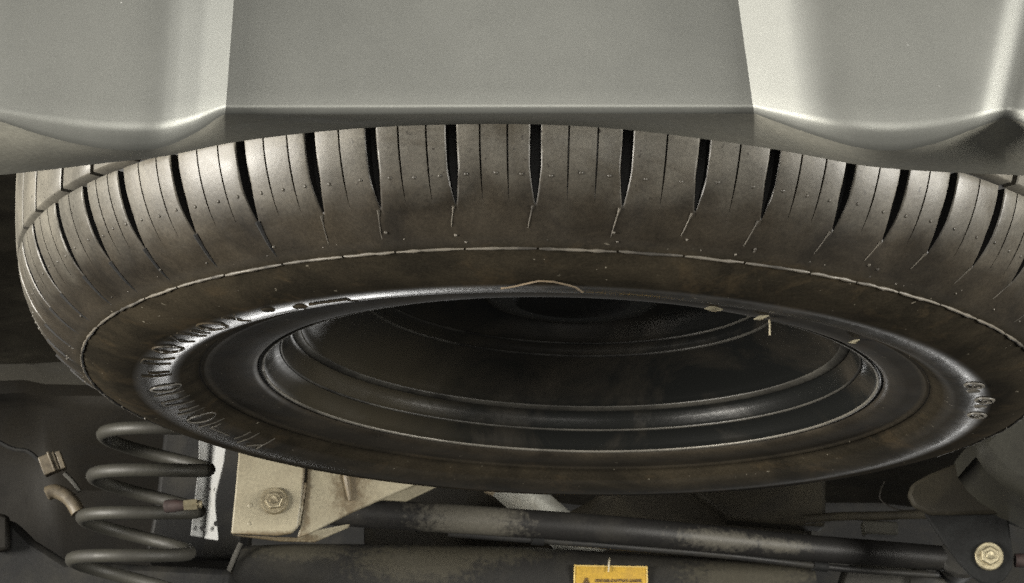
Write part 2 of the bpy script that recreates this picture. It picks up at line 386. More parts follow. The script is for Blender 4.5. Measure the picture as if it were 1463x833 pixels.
def bumper():
    us = sorted(set([-500, -400, -300, -200, -120, -60, -46] + list(range(-40, 322, 6)) + [321, 322, 323] + list(range(330, 1076, 20)) + [1076, 1077, 1078]
                    + list(range(1082, 1436, 6)) + [1437, 1438, 1439] + list(range(1446, 1640, 10)) + [1700, 1800, 1900]))
    rows = [-420, -300, -200, -120, -60] + list(range(-30, 140, 10))
    cols = []
    for u in us:
        yb = bottom(u); d = depth(u); col = []
        sh = interp(u, SHEAR)
        k_ = .65 + max(0, yb - 163) / 40
        col_rows = [(-420 + (yb - 22 * k_ + 420) * t) for t in np.linspace(0, 1, 26)]
        for y in col_rows:                                  # the outer skin
            col.append(at(u + sh * (y - 160), y, d))
        for dy_, dd_ in ((-20, .00005), (-17, .0002), (-14, .0006), (-10, .0013), (-6, .0021), (-3, .0028), (-1, .0036)):
            yy = yb + dy_ * k_                              # soft chamfer, then the turn under
            col.append(at(u + sh * (yy - 160), yy, d + dd_ * k_))
        cols.append(col)
    n = len(cols[0])
    root = empty('rear_bumper', at(700, 160, YC))
    tag(root, 'silver grey painted rear bumper with two hanging lobes above the tyre', 'bumper')
    o = root.location
    vs = [p - o for c in cols for p in c]
    fs = [(i * n + k, i * n + k + 1, (i + 1) * n + k + 1, (i + 1) * n + k) for i in range(len(cols) - 1) for k in range(n - 1)]
    skin = build('bumper_skin', vs, fs, M['paint'], root, True, 27)
    # return flange running inward under the skin
    vs = []; rowsN = 7
    for u, c in zip(us, cols):
        a = c[-1]; b = at(u, interp(u, FL) if not (0 < u < 1463) else smooth_interp(u, FL), -0.392)
        for k in range(rowsN):
            t = k / (rowsN - 1); p = a.lerp(b, t)
            vs.append(p - o)
        vs.append(b + Vector((0, 0.0015, 0.003)) - o); vs.append(b + Vector((0, -0.003, 0.012)) - o)
    m = rowsN + 2
    fs = [(i * m + k, i * m + k + 1, (i + 1) * m + k + 1, (i + 1) * m + k) for i in range(len(us) - 1) for k in range(m - 1)]
    build('return_flange', vs, fs, M['inner_plastic'], root, True, 35)
bumper()

# ================================================================== SPARE WHEEL
OUTER = [(.2756, 0), (.2835, .005), (.290, .0098), (.297, .0165), (.303, .024), (.3082, .033), (.312, .042), (.3146, .052), (.3165, .062), (.319, .085), (.320, .11)]
_oz = [p[1] for p in OUTER]; _or = [p[0] for p in OUTER]
def r_out(z):
    if z > .11: z = .22 - z
    return smooth_interp(z, [(b, a) for a, b in OUTER])
SIDE = [(.1800, .016), (.1803, .0075), (.1812, .0048), (.1845, .0030), (.189, .0020), (.196, .0014), (.204, .0016), (.2072, .0014), (.2084, .0002), (.2098, .0008), (.213, -.0012), (.218, -.0040), (.225, -.0068), (.234, -.0086), (.245, -.0090), (.256, -.0076), (.265, -.0046), (.2712, -.0016)]
_sr = [p[0] for p in SIDE]; _sz = [p[1] for p in SIDE]
def z_side(r): return float(np.interp(r, _sr, _sz))
def on_side(theta, r, lift=0.0):
    a = RAD(theta); return Vector((r * math.sin(a), -r * math.cos(a), z_side(r) - lift))
def on_tread(theta, z, lift=0.0):
    a = RAD(theta); r = r_out(z) + lift; return Vector((r * math.sin(a), -r * math.cos(a), z))
def hit_side(x, y):
    d = _R @ ray(x, y); t = np.linspace(.9, 1.9, 8001); q = _O + d * t[:, None]; r = np.hypot(q[:, 0], q[:, 1])
    ins = (q[:, 2] > np.interp(r, _sr + [.2756], _sz + [0])) & (r > .1805) & (r < .2756)
    i = int(np.argmax(ins)); return math.degrees(math.atan2(q[i, 0], -q[i, 1])), float(r[i])

GROOVES = [-78.2, -71.6, -65.6, -58.1, -51.9, -45.7, -38.2, -30.5, -23.4, -17.7, -10.6, -3.4, 4.4, 11.0, 17.3, 24.6, 30.2, 35.8, 42.2, 48.9, 55.6, 61.4]
_n = 34; _step = (360 - 78.2 - 61.4) / _n
ALLG = GROOVES + [61.4 + _step * k for k in range(1, _n)]
ALLG = sorted(a if a <= 180 else a - 360 for a in ALLG)
ONE_SIPE = {-23.4, 4.4, 11.0, 24.6, 30.2, 35.8, -71.6, -58.1}

wheel = empty('spare_wheel', (0, 0, ZO), (0, RHO, 0))
tag(wheel, 'dusty spare wheel lying flat below the bumper with black steel rim', 'wheel')

def tyre():
    prof = list(SIDE) + [(.2738, -.0004), (.2780, .0016), (.2835, .005), (.290, .0098), (.2926, .0122), (.2945, .0140)]
    for z, dep in ((.0152, .0006), (.0168, .0022), (.0190, .0040), (.0225, .0056), (.027, .0065), (.034, .0068), (.045, .0075), (.062, .0078), (.085, .008), (.11, .008), (.135, .008), (.158, .008), (.178, .0075), (.196, .004)):
        prof.append((r_out(z) - dep, z))
    prof += [(.290, .2102), (.2756, .22), (.256, .2276), (.234, .2286), (.210, .219), (.19, .2186), (.180, .206)]
    vs, fs = revolve(prof, 240, close=True)
    vs = [(x + (.0052 * min(1, max(0, (.222 - math.hypot(x, y)) / .035))), y, z) for x, y, z in vs]
    t = build('tyre', vs, fs, M['sidewall'], wheel, True)
    t.data.materials.append(M['groove'])
    for p_ in t.data.polygons:
        if .0150 < p_.center.z < .19 and math.hypot(p_.center.x, p_.center.y) > .25: p_.material_index = 1
    # protector line: a thin raised bead, broken where the mould lines cross it
    mb = MB()
    for a, b in zip(ALLG, ALLG[1:] + [ALLG[0] + 360]):
        lo, hi = a + 0.22, b - 0.02; k = 9
        pts = [(lo + (hi - lo) * i / (k - 1)) for i in range(k)]
        mb.tube([(.2745 * math.sin(RAD(q)), -.2745 * math.cos(RAD(q)), -.0004 + .0002 * math.sin(q * 7)) for q in pts], [.0005] + [.0008 + .0003 * math.sin(q * 3.1) * math.sin(q * .7) for q in pts[1:-1]] + [.0005], 8)
    tag(mb.obj('protector_line', M['protector'], t, True, 60), kind='stuff')
    # fine raised mould ribs and little rubber nubs between groove ends and protector line
    mb = MB(); md = MB()
    for gth in ALLG:
        if -110 < gth < -28:                                     # here the groove runs on as a narrow slit
            pts = [on_tread(gth, .0152 - .0130 * i / 6, -.0002) for i in range(7)]
            md.tube(pts, [.0016, .0013, .0011, .0010, .0009, .0007, .0005], 6)
        else:
            ll = random.uniform(.5, 1.0); pts = [on_tread(gth - 0.15 - .5 * i / 6 - .1, .0142 - .0118 * ll * i / 6, .0) for i in range(7)]
            mb.tube(pts, [.0008, .0005, .0003, .0003, .00035, .0003, .0002], 6)
        for _ in range(random.choice((1, 2, 2, 3))):
            p = on_tread(gth + random.uniform(-1.6, 1.6), random.uniform(.0022, .0065), -.0002)
            mb.blob(p, random.uniform(.0004, .0009), 6, 3, p - Vector((0, 0, .2)), 1.2)
    tag(mb.obj('mould_ribs', M['protector'], t), kind='stuff')
    tag(md.obj('narrow_slits', M['groove'], t), kind='stuff')
    return t
TY = tyre()

def tread_block(a, b, first):
    """one shoulder block between two wide grooves, with its knife-thin sipes"""
    zs = [.0125, .0145, .0160, .0180, .0200, .0225, .025, .029, .034, .039, .044, .0485, .0512, .0520]
    W = b - a
    sipes = [0.5] if first in ONE_SIPE else [0.36, 0.68]
    sipes = [s_ + random.uniform(-.02, .02) for s_ in sipes]
    vs, fs = [], []; grid = []
    for z in zs:
        r = r_out(z)
        mm = 57.2958 / r * 0.001                                     # one millimetre in degrees
        gap = (2.55 * min(1, max(0, (z - .0145) / .014)) ** 0.75 + 0.02) * mm
        top = -.0006 if z == zs[-1] else (-.00015 if z == zs[-2] else 0)
        lift0 = -.00012 if z < .0130 else 0.00003
        lo, hi = a + gap, b - gap
        row = [(lo, -.0085), (lo, -.0007), (lo + .5 * mm, -.0001 + top), (lo + 1.2 * mm, top + lift0)]
        prev = lo + 1.2 * mm
        sd = .0035 * min(1, max(0, (z - .0165) / .006)); sw = .44 * min(1, max(0, (z - .0140) / .014)) + .02
        for s_ in sipes:
            c_ = a + W * s_
            row.append(((prev + c_) / 2, top + lift0 + .00004))
            row += [(c_ - sw * mm - .3 * mm, top + lift0), (c_ - sw * mm, top + lift0 - .00002), (c_ - sw * .6 * mm, top + lift0 - sd), (c_ + sw * .6 * mm, top + lift0 - sd), (c_ + sw * mm, top + lift0 - .00002), (c_ + sw * mm + .3 * mm, top + lift0)]
            prev = c_
        row += [((prev + hi) / 2, top + lift0 + .00004), (hi - 1.2 * mm, top + lift0), (hi - .5 * mm, -.0001 + top), (hi, -.0007), (hi, -.0085)]
        grid.append([(r + l_, q, z) for q, l_ in row])
    grid.append([(min(r, r_out(.052) - .0085) , q, .0523) for r, q, z in grid[-1]])      # upper wall, down into the ring groove
    n = len(grid[0])
    for row in grid:
        for r, q, z in row: vs.append((r * math.sin(RAD(q)), -r * math.cos(RAD(q)), z))
    fs = [(k * n + i, k * n + i + 1, (k + 1) * n + i + 1, (k + 1) * n + i) for k in range(len(grid) - 1) for i in range(n - 1)]
    mb = MB(); mb.add(vs, fs)
    ed = [0] + sipes + [1]
    for s0, s1 in zip(ed, ed[1:]):
        th = a + W * ((s0 + s1) / 2 + random.uniform(-.02, .02)); p = on_tread(th, .0262 + random.uniform(-.0008, .0008), -.0001)
        mb.blob(p, .0010, 7, 3, Vector((p.x, p.y, -.1)), .7)
    o = mb.obj('tread_block', M['tread'], TY, True, 38)
    o.data.materials.append(M['groove'])
    nb = (len(zs)) * (n - 1)
    for p_ in o.data.polygons[:nb]:
        i_ = p_.index % (n - 1)
        if i_ in (0, n - 2): p_.material_index = 1
    return o
for a, b in zip(ALLG, ALLG[1:] + [ALLG[0] + 360]): tread_block(a, b, round(a, 1))

# next row of blocks towards the middle of the tread, beyond the ring-shaped groove
def rib_block(a, b):
    zs = [.0560, .0566, .062, .075, .090, .1035, .1040]; grid = []
    lo, hi = a + 1.9, b + 1.2
    for k, z in enumerate(zs):
        dp = -.0007 if k in (0, len(zs) - 1) else 0; sk = (z - .056) * 45
        row = [(lo, -.0085), (lo, -.0006), (lo + .15, dp), ((lo + hi) / 2, dp), (hi - .15, dp), (hi, -.0006), (hi, -.0085)]
        grid.append([(r_out(z) + l_, q + sk, z) for q, l_ in row])
    grid = [[(r - .0085 if abs(i - 3) < 3 else r, q, grid[0][0][2]) for i, (r, q, z) in enumerate(grid[0])]] + grid + [[(r - .0085 if abs(i - 3) < 3 else r, q, grid[-1][0][2]) for i, (r, q, z) in enumerate(grid[-1])]]
    n = 7; vs = [(r * math.sin(RAD(q)), -r * math.cos(RAD(q)), z) for row in grid for r, q, z in row]
    fs = [(k * n + i, k * n + i + 1, (k + 1) * n + i + 1, (k + 1) * n + i) for k in range(len(grid) - 1) for i in range(n - 1)]
    build('rib_block', vs, fs, M['tread'], TY, True, 38)
for a, b in zip(ALLG, ALLG[1:] + [ALLG[0] + 360]): rib_block(a, b)
# upper half of the tread: plain ribs hidden up inside the car
vs, fs = revolve([(.311, .108), (.3195, .1085), (.319, .135), (.3165, .156), (.310, .1565)], 160)
tag(build('upper_tread_rib', vs, fs, M['tread'], TY, True, 40))

def letters():
    """raised moulded characters and marks on the sidewall: too worn to read, kept as the strokes they show as"""
    def seg(pts, wdt=.00060):
        out = []
        for (a0, r0), (a1, r1) in zip(pts, pts[1:]):
            k = 3
            for i in range(k): out.append((a0 + (a1 - a0) * i / k, r0 + (r1 - r0) * i / k))
        out.append(pts[-1])
        big = -80 < out[0][0] < -25
        mb.tube([on_side(a_, r_, .0001 if big else -.0001) for a_, r_ in out], wdt * (1.15 if big else 1.2), 6, flat=0.8)
    def ring(a0, r0, da, dr, wdt=.00060):
        k = 16; pts = [(a0 + da * math.cos(2 * math.pi * i / k), r0 + dr * math.sin(2 * math.pi * i / k)) for i in range(k + 1)]
        big = -80 < a0 < -25
        mb.tube([on_side(a_, r_, .0001 if big else -.0001) for a_, r_ in pts], wdt * (1.15 if big else 1.2), 6)
    def glyph(kind, a0, r0=.234, w_=1.7, h=.0085):
        if kind == 'o': ring(a0, r0, w_, h)
        elif kind == 'i': seg([(a0, r0 - h), (a0, r0 + h)])
        elif kind == 'v': seg([(a0 - w_ * .3, r0 + h), (a0, r0 + h * .1), (a0 + w_ * 1.1, r0 + h)]); seg([(a0, r0 + h * .1), (a0, r0 - h)])
        elif kind == 'b': seg([(a0 - w_ * .5, r0 - h), (a0 - w_ * .5, r0 + h)]); seg([(a0 + w_ * .6, r0 - h * .8), (a0 + w_ * .6, r0 + h * .6)])
        elif kind == 't': seg([(a0 - w_, r0 - h), (a0 - w_ * .5, r0 + h), (a0 + w_ * .6, r0 + h), (a0 + w_, r0 - h)])
        elif kind == 's': seg([(a0 - w_ * 1.6, r0 + h * .5), (a0 + w_ * 1.6, r0 + h * .5), (a0 + w_ * 1.9, r0 - h * .4)])
        elif kind == 'q': ring(a0, r0, 1.3, .0048, .0009); ring(a0 + .4, r0 + .001, .6, .0022, .0007)
        elif kind == 'd': mb.blob(on_side(a0, r0, -.0004), .0042, 12, 3, (0, 0, -1), .35)
        out = mb.obj('raised_mark', M['sidewall'] if -80 < a0 < -25 else M['mark'], TY, True, 60)
    marks = [('d', -39.1, .239), ('d', -34.9, .234), ('s', -30.5, .231), ('v', -45.5, .236), ('o', -50.5, .237), ('b', -55.0, .237), ('v', -59.5, .237), ('o', -64.5, .236), ('t', -71.5, .235),
             ('b', -79, .232), ('o', -87.5, .228), ('i', -91.0, .228), ('t', -96, .227), ('b', -101.5, .226), ('o', -106.5, .226), ('i', -110, .226), ('s', -114.5, .226), ('b', -120, .226), ('v', -125, .226),
             ('q', 70.5, .239), ('d', 73.6, .237), ('q', 78.5, .242), ('d', 82, .240), ('q', 87, .240)]
    global_mb = None
    for kd, a_, r_ in marks:
        mb = MB(); 
        def run(mbx):
            nonlocal mb
            mb = mbx; glyph(kd, a_, r_)
        run(mb)
letters()

def rim():
    xo = .0052
    prof = [(.1840, .017), (.1812, .0090), (.1800, .0062), (.1788, .0056), (.1772, .0062), (.1758, .0095), (.1738, .0120), (.1722, .0150),
            (.1700, .0165), (.1684, .0178), (.1672, .0200), (.1655, .0240), (.1645, .0272), (.1628, .0292), (.1600, .0300), (.1572, .0312), (.1555, .0340), (.1530, .0365),
            (.1490, .0400), (.1440, .0440), (.1390, .0480), (.1340, .0515), (.1290, .0543), (.1262, .0556), (.1240, .0572), (.1228, .0592), (.1218, .0608), (.1200, .0620), (.1175, .0632), (.1150, .0655),
            (.1120, .072), (.105, .082), (.095, .086), (.080, .084), (.066, .076), (.058, .066), (.053, .0585), (.0495, .0560), (.046, .0555), (.040, .0552), (.034, .0556)]
    vs, fs = revolve(prof, 200, xo=xo)
    r = build('rim', vs, fs, M['rim'], wheel, True, 50)
    vs, fs = revolve([(.1790, .0052), (.1782, .0050), (.1774, .0054), (.1770, .0062), (.1775, .0066), (.1785, .0060)], 200, close=True, xo=xo)
    build('lip_edge', vs, fs, M['lip'], r, True)
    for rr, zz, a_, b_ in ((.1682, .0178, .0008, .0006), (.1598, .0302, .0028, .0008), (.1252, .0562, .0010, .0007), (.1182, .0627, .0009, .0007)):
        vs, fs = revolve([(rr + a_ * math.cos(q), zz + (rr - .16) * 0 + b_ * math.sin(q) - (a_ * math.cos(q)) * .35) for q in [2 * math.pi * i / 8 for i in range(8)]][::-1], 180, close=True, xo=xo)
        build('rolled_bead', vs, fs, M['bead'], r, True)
    mb = MB(); mb.add(*revolve([(.0345, .0553), (.030, .0580), (.012, .0590), (.0005, .0590)], 48, xo=xo)); mb.obj('hub_cover', M['dark'], r)
    vs, fs = revolve([(.184, .022), (.172, .045), (.160, .075), (.158, .150), (.175, .185), (.184, .200)], 120)      # back of the barrel inside the tyre
    build('barrel', vs, fs, M['rim'], r, True)
rim()

# ================================================================== CHASSIS PARTS BEHIND THE WHEEL
def curve_pts(px, Y, n=24):
    """smooth run of points through pixel readings at depth(s) Y"""
    Ys = Y if hasattr(Y, '__len__') else [Y] * len(px)
    P = [at(x, y, d) for (x, y), d in zip(px, Ys)]
    out = []
    for i in range(len(P) - 1):
        p0, p1, p2, p3 = P[max(i - 1, 0)], P[i], P[i + 1], P[min(i + 2, len(P) - 1)]
        k = max(2, n // (len(P) - 1))
        for j in range(k):
            t = j / k
            out.append(0.5 * ((2 * p1) + (p2 - p0) * t + (2 * p0 - 5 * p1 + 4 * p2 - p3) * t * t + (3 * p1 - p0 - 3 * p2 + p3) * t ** 3))
    out.append(P[-1]); return out

def coil_spring():
    Y = 0.50; c0 = at(243, 562, Y); c1 = at(177, 836, Y)
    root = empty('coil_spring', c1); tag(root, 'grey green coil spring beside the white bracket', 'spring')
    ax = (c1 - c0); turns = 4.62; R_ = 0.0445; pts = []
    k = 40; N = int(turns * k); e1 = Vector((math.cos(RAD(7)), 0, -math.sin(RAD(7)))); e2 = Vector((0, math.cos(RAD(8.5)), math.sin(RAD(8.5))))
    for i in range(N + 1):
        t = i / N; a = 2 * math.pi * turns * t - 4.45
        pts.append(c0 + ax * t + (e1 * math.cos(a) - e2 * math.sin(a)) * R_ - c1)
    mb = MB(); mb.tube(pts, 0.0054, 12); mb.obj('coil', M['spring'], root, True, 60)
coil_spring()

def white_bracket():
    Y = 0.64; b = at(290, 770, Y)
    root = empty('channel_bracket', b); tag(root, 'white painted channel bracket standing between coil spring and beige plate', 'bracket')
    plate('web', [(284, 600), (303, 600), (301, 650), (297, 700), (291, 768), (272, 765), (278, 715), (284, 660)], [Y, Y + .012, Y + .012, Y + .012, Y + .012, Y, Y, Y], .003, M['white'], root, .001, b)
    plate('flange', [(304, 600), (327, 600), (320, 660), (309, 705), (308, 725), (312, 772), (292, 769), (298, 700), (302, 650)], [Y + .010] + [Y] * 5 + [Y + .010] * 3, .003, M['white'], root, .001, b)
    for (x, y, r_) in ((289, 755, .0022), (309, 748, .0022), (299, 699, .0014)):
        mb = MB(); p = at(x, y, Y - .0005) - b; mb.add(*lathe_y([(r_, -.001), (r_, .0006), (r_ * .6, .0007)], 14, p)); mb.obj('rivet', M['dark'], root)
white_bracket()
def brake_union():
    c = at(274, 722, .425); root = empty('pipe_union', c); tag(root, 'small brass pipe union in front of the white bracket', 'pipe fitting')
    mb = MB(); mb.tube([Vector((-.006, 0, 0)), Vector((.004, 0, .001))], [.0042, .0046], 6); mb.obj('union_nut', M['brass'], root, False)
    mb = MB(); mb.tube([Vector((-.020, .004, 0)), Vector((-.012, .001, 0)), Vector((-.005, 0, 0))], [.0050, .0050, .0035], 12); mb.obj('rubber_sleeve', M['rust'], root)
    mb = MB(); mb.tube([Vector((.003, 0, .001)), Vector((.0075, 0, .0008))], [.0028, .0032], 12); mb.obj('pipe_stub', M['zinc'], root)
brake_union()

def beige_bracket():
    Y = 0.47; b = at(380, 768, Y)
    root = empty('mounting_bracket', b); tag(root, 'beige painted mounting bracket with one bolt below the tyre', 'bracket')
    plate('face_plate', [(345, 600), (441, 600), (434, 690), (426, 752), (416, 762), (395, 765), (330, 762), (337, 690)], Y, .004, M['beige'], root, .0012, b)
    plate('side_plate', [(443, 600), (660, 600), (660, 668), (598, 690), (500, 733), (462, 752), (440, 763), (425, 768), (430, 745), (437, 690)], [Y + .004, Y + .03, Y + .03, Y + .02, Y + .012, Y + .006, Y + .003, Y + .003, Y + .003, Y + .003], .004, M['beige'], root, .0012, b)
    plate('lower_flange', [(331, 764), (396, 767), (424, 768), (452, 757), (500, 748), (497, 753), (449, 774), (400, 773)], [Y + .003, Y + .003, Y + .006, Y + .012, Y + .03, Y + .03, Y + .012, Y + .008], .004, M['beige'], root, .001, b)
    plate('rear_plate', [(560, 660), (700, 660), (640, 687), (580, 716), (540, 714), (600, 690)], Y + .055, .004, M['beige'], root, .001, b)
    c = at(392, 716, Y - .001) - b
    bolt(c, .0105, M['zinc'], root, turn=.1)
    mb = MB(); rw = random.Random(5); wp = [at(436 - 9 * i / 15, 690 + 60 * i / 15, Y + .002) - b for i in range(16)]
    mb.tube([p + Vector((rw.uniform(-.0003, .0003), 0, 0)) for p in wp], [.0009 + .0005 * (i % 2) for i in range(16)], 8); mb.obj('weld_bead', M['beige'], root)
    mb = MB()                                                     # pressed crease in the side plate
    q = [at(x, y, Y + .0095) - b for x, y in ((492, 660), (496, 690), (500, 715))]
    mb.tube(q, [.0025, .0030, .0014], 8); mb.obj('pressed_rib', M['beige'], root)
    for x, y, r_ in ((357, 722, .0022), (356, 748, .0016)):
        mb = MB(); mb.blob(at(x, y, Y) - b, r_, 10, 3, (0, -1, 0), .4); mb.obj('weld_spot', M['beige'], root)
beige_bracket()

def track_bar():
    p = curve_pts([(400, 722), (520, 733), (690, 744), (900, 759), (1120, 780), (1300, 794), (1370, 800)], [.545, .55, .555, .58, .64, .70, .72], 60)
    root = empty('track_bar', p[-1]); tag(root, 'long black round bar with dried mud crossing behind the tyre', 'bar')
    n = len(p); rad = [.0122 - .0012 * i / n for i in range(n)]
    mb = MB(); mb.tube([q - p[-1] for q in p], rad, 20); mb.obj('rod', M['bar'], root, True, 60)
    mb = MB(); c = p[-1] - p[-1]; mb.add(*lathe_y([(.019, -.018), (.019, .014), (.016, .017), (.008, .017)], 24, c)); mb.obj('bush_eye', M['dark'], root)
    q = curve_pts([(640, 762), (760, 771), (900, 782), (1040, 794), (1200, 812), (1340, 822)], [.56, .565, .585, .62, .67, .70], 40)
    r2 = empty('brake_pipe', q[0]); tag(r2, 'thin dark pipe running just under the mud stained bar', 'pipe')
    mb = MB(); mb.tube([x - q[0] for x in q], .0030, 10); mb.obj('pipe', M['dark'], r2)
    for i in (8, 30):
        mb = MB(); mb.tube([q[i] - q[0], q[i + 1] - q[0]], .0045, 10); mb.obj('clip', M['plate'], r2)
track_bar()

def axle_beam():
    Y = .66; b = at(700, 833, Y)
    root = empty('axle_beam', b); tag(root, 'dusty black rear axle beam along the bottom with a yellow label', 'axle beam')
    # rounded box section lofted from left end to right end
    secs = []
    for x, yt in ((346, 775), (420, 772), (600, 773), (760, 777), (900, 786), (1000, 793), (1090, 799), (1166, 803)):
        a = at(x, yt, Y) - b; H = .11; D = .09; sec = []
        for (dy, dz) in ((0, -H), (0, -.06), (0.001, -.030), (.003, -.014), (.008, -.005), (.016, 0), (.05, .001), (D, -.004), (D, -H)):
            sec.append(Vector((a.x - (.014 if x < 350 else 0) * (-dz / .05), dy, a.z + dz)))
        secs.append(sec)
    k = len(secs[0]); vs = [p for s_ in secs for p in s_]
    fs = [(i * k + j, i * k + (j + 1) % k, (i + 1) * k + (j + 1) % k, (i + 1) * k + j) for i in range(len(secs) - 1) for j in range(k)]
    fs += [tuple(range(k))[::-1], tuple((len(secs) - 1) * k + j for j in range(k))]
    build('beam', vs, fs, M['beam'], root, True, 45)
    mb = MB(); mb.tube([at(344, 776, Y - .002) - b, at(333, 800, Y - .002) - b, at(318, 836, Y - .002) - b], .0022, 8); mb.obj('end_seam', M['panel'], root)
    # yellow warning label, its border, its triangle and its print
    lab = plate('warning_label', [(820, 807), (925, 809), (927, 880), (818, 880)], Y - .0010, .0006, M['yellow'], root, 0, b)
    tag(lab, 'yellow warning sticker with triangle and small print')
    yl = Y - .0014
    mb = MB()
    for pts in (((821, 808), (924.3, 810)), ((821, 808), (819.6, 880)), ((924.3, 810), (926, 880))):
        mb.tube([at(x, y, yl) - b for x, y in pts], .00055, 6)
    mb.obj('label_border', M['paleedge'], lab)
    mb = MB()
    tri = [(837.5, 825.5), (847, 845), (828, 845), (837.5, 825.5)]
    mb.tube([at(x, y, yl) - b for x, y in tri], .0006, 6); mb.tube([at(838, 830, yl) - b, at(838, 839, yl) - b], [.0010, .0005], 6)
    mb.obj('warning_triangle', M['ink'], lab)
    rnd = random.Random(3)
    for yy, x0, x1 in ((829.5, 851, 915), (838, 851, 912), (848, 832, 912)):
        x = x0; mb = MB()
        while x < x1:
            for _ in range(2):
                x_a, x_b = x + rnd.uniform(0, 2.2), x + rnd.uniform(0.6, 3.0); y_a, y_b = yy + rnd.choice((-2.2, 0, 2.2)), yy + rnd.choice((-2.2, 0, 2.2))
                mb.tube([at(x_a, y_a, yl) - b, at(x_b, y_b, yl) - b], .00030, 4)
            mb.tube([at(x, yy - 2.4, yl) - b, at(x, yy + 2.4, yl) - b], .00030, 4)
            x += rnd.uniform(3.2, 4.2)
        mb.obj('print_line', M['ink'], lab)
    mb = MB(); mb.tube([at(871, 797, Y - .003) - b, at(870, 806, Y - .003) - b, at(869, 817, Y - .003) - b], [.0004, .0009, .0006], 6)
    o = mb.obj('paint_drip', M['leaf'], root)
axle_beam()

def damper():
    Y = .70; a = at(700, 668, Y); c = at(852, 800, Y + .02)
    root = empty('damper_tube', c); tag(root, 'silver damper tube slanting behind the mud stained bar', 'damper')
    mb = MB(); mb.tube([a - c, a.lerp(c, .5) - c, Vector((0, 0, 0))], .0170, 24); mb.obj('tube', M['silver'], root, True, 60)
    mb = MB(); p = at(697, 697, Y - .03) - c; mb.tube([p + Vector((-.004, 0, .002)), p, p + Vector((.006, 0, -.004))], [.003, .0055, .004], 10); mb.obj('weld_lump', M['tan'], root)
damper()

def right_bracket():
    Y = .60; b = at(1415, 835, Y)
    root = empty('bar_mount', b); tag(root, 'dark grey tapered bar mount with a brass coloured bolt at lower right', 'bracket')
    px = [(1322, 700), (1322, 736), (1333, 752), (1350, 777), (1372, 806), (1388, 823), (1403, 833), (1421, 836), (1436, 828), (1446, 812), (1448, 796), (1444, 765), (1441, 740), (1463, 712), (1500, 690), (1500, 640), (1400, 640)]
    plate('mount_plate', px, Y, .005, M['plate'], root, .0015, b)
    bolt(at(1413, 795, Y - .001) - b, .0118, M['brass'], root, turn=.5)
    mb = MB(); mb.tube([at(1450, 801, Y + .01) - b, at(1480, 801, Y + .01) - b], .006, 12); mb.obj('bush_end', M['rust'], root)
    plate('upper_web', [(1297, 706), (1304, 690), (1330, 676), (1395, 650), (1470, 690), (1448, 733), (1330, 735), (1306, 724)], Y - .010, .008, M['brown'], root, .003, b)
right_bracket()

def muffler():
    c = at(1530, 610, .52); root = empty('silencer', c); tag(root, 'olive grey silencer casing at the right edge below the tyre', 'silencer')
    px = [(1388, 630), (1398, 648), (1412, 668), (1432, 686), (1463, 704), (1560, 740), (1700, 740), (1700, 560), (1450, 560)]
    o = plate('casing', px, .50, .12, M['casing'], root, .012, c)
muffler()

def underbody_right():
    c = at(1000, 760, .95); root = empty('fuel_tank', c); tag(root, 'dark brown underseal coated tank behind the bar', 'tank')
    plate('tank_shell', [(862, 640), (862, 700), (838, 716), (800, 735), (800, 800), (1160, 800), (1165, 640)], .84, .12, M['brown'], root, .01, c)
    plate('tank_end', [(985, 640), (985, 700), (1040, 742), (1180, 752), (1180, 640)], .80, .03, M['brown'], root, .004, c)
    r2 = empty('cross_tube', at(1180, 740, .80)); tag(r2, 'thin dull cross tube right of the brown tank', 'tube')
    q = curve_pts([(1150, 742), (1200, 738), (1260, 737), (1330, 735)], .78, 16)
    mb = MB(); mb.tube([p - r2.location for p in q], .0042, 10); mb.obj('tube', M['brown'], r2)
    c3 = at(1260, 755, .80); r3 = empty('hanger_block', c3); tag(r3, 'small grey block hanging under the thin cross tube', 'bracket')
    plate('block', [(1233, 742), (1283, 745), (1284, 764), (1236, 762)], .785, .02, M['casing'], r3, .002, c3)
    c4 = at(1280, 830, .74); r4 = empty('spring_seat', c4); tag(r4, 'grey spring seat plate below the bar at lower right', 'plate')
    plate('seat_plate', [(1208, 806), (1280, 805), (1322, 812), (1350, 826), (1380, 870), (1190, 870)], .72, .03, M['panel'], r4, .004, c4)
    mb = MB(); mb.add(*lathe_y([(.011, -.01), (.011, .002), (.006, .003)], 20, at(1318, 832, .717) - c4)); mb.obj('rubber_plug', M['dark'], r4)
    q = curve_pts([(1264, 688), (1259, 700), (1258, 713), (1272, 724), (1290, 729), (1322, 728)], .62, 24)
    r5 = empty('sensor_wire', q[-1]); tag(r5, 'thin pale sensor wire hanging left of the bar mount', 'wire')
    mb = MB(); mb.tube([p - q[-1] for p in q], .0007, 6); mb.obj('wire', M['dusk'], r5)
    c6 = at(760, 745, 1.0); r6 = empty('heat_shield', c6); tag(r6, 'dark brown crumpled shield behind the silver damper tube', 'shield')
    plate('shield_sheet', [(520, 640), (520, 790), (840, 790), (800, 720), (780, 640)], [.92, .92, .97, .97, .92], .004, M['brown'], r6, .001, c6)
underbody_right()

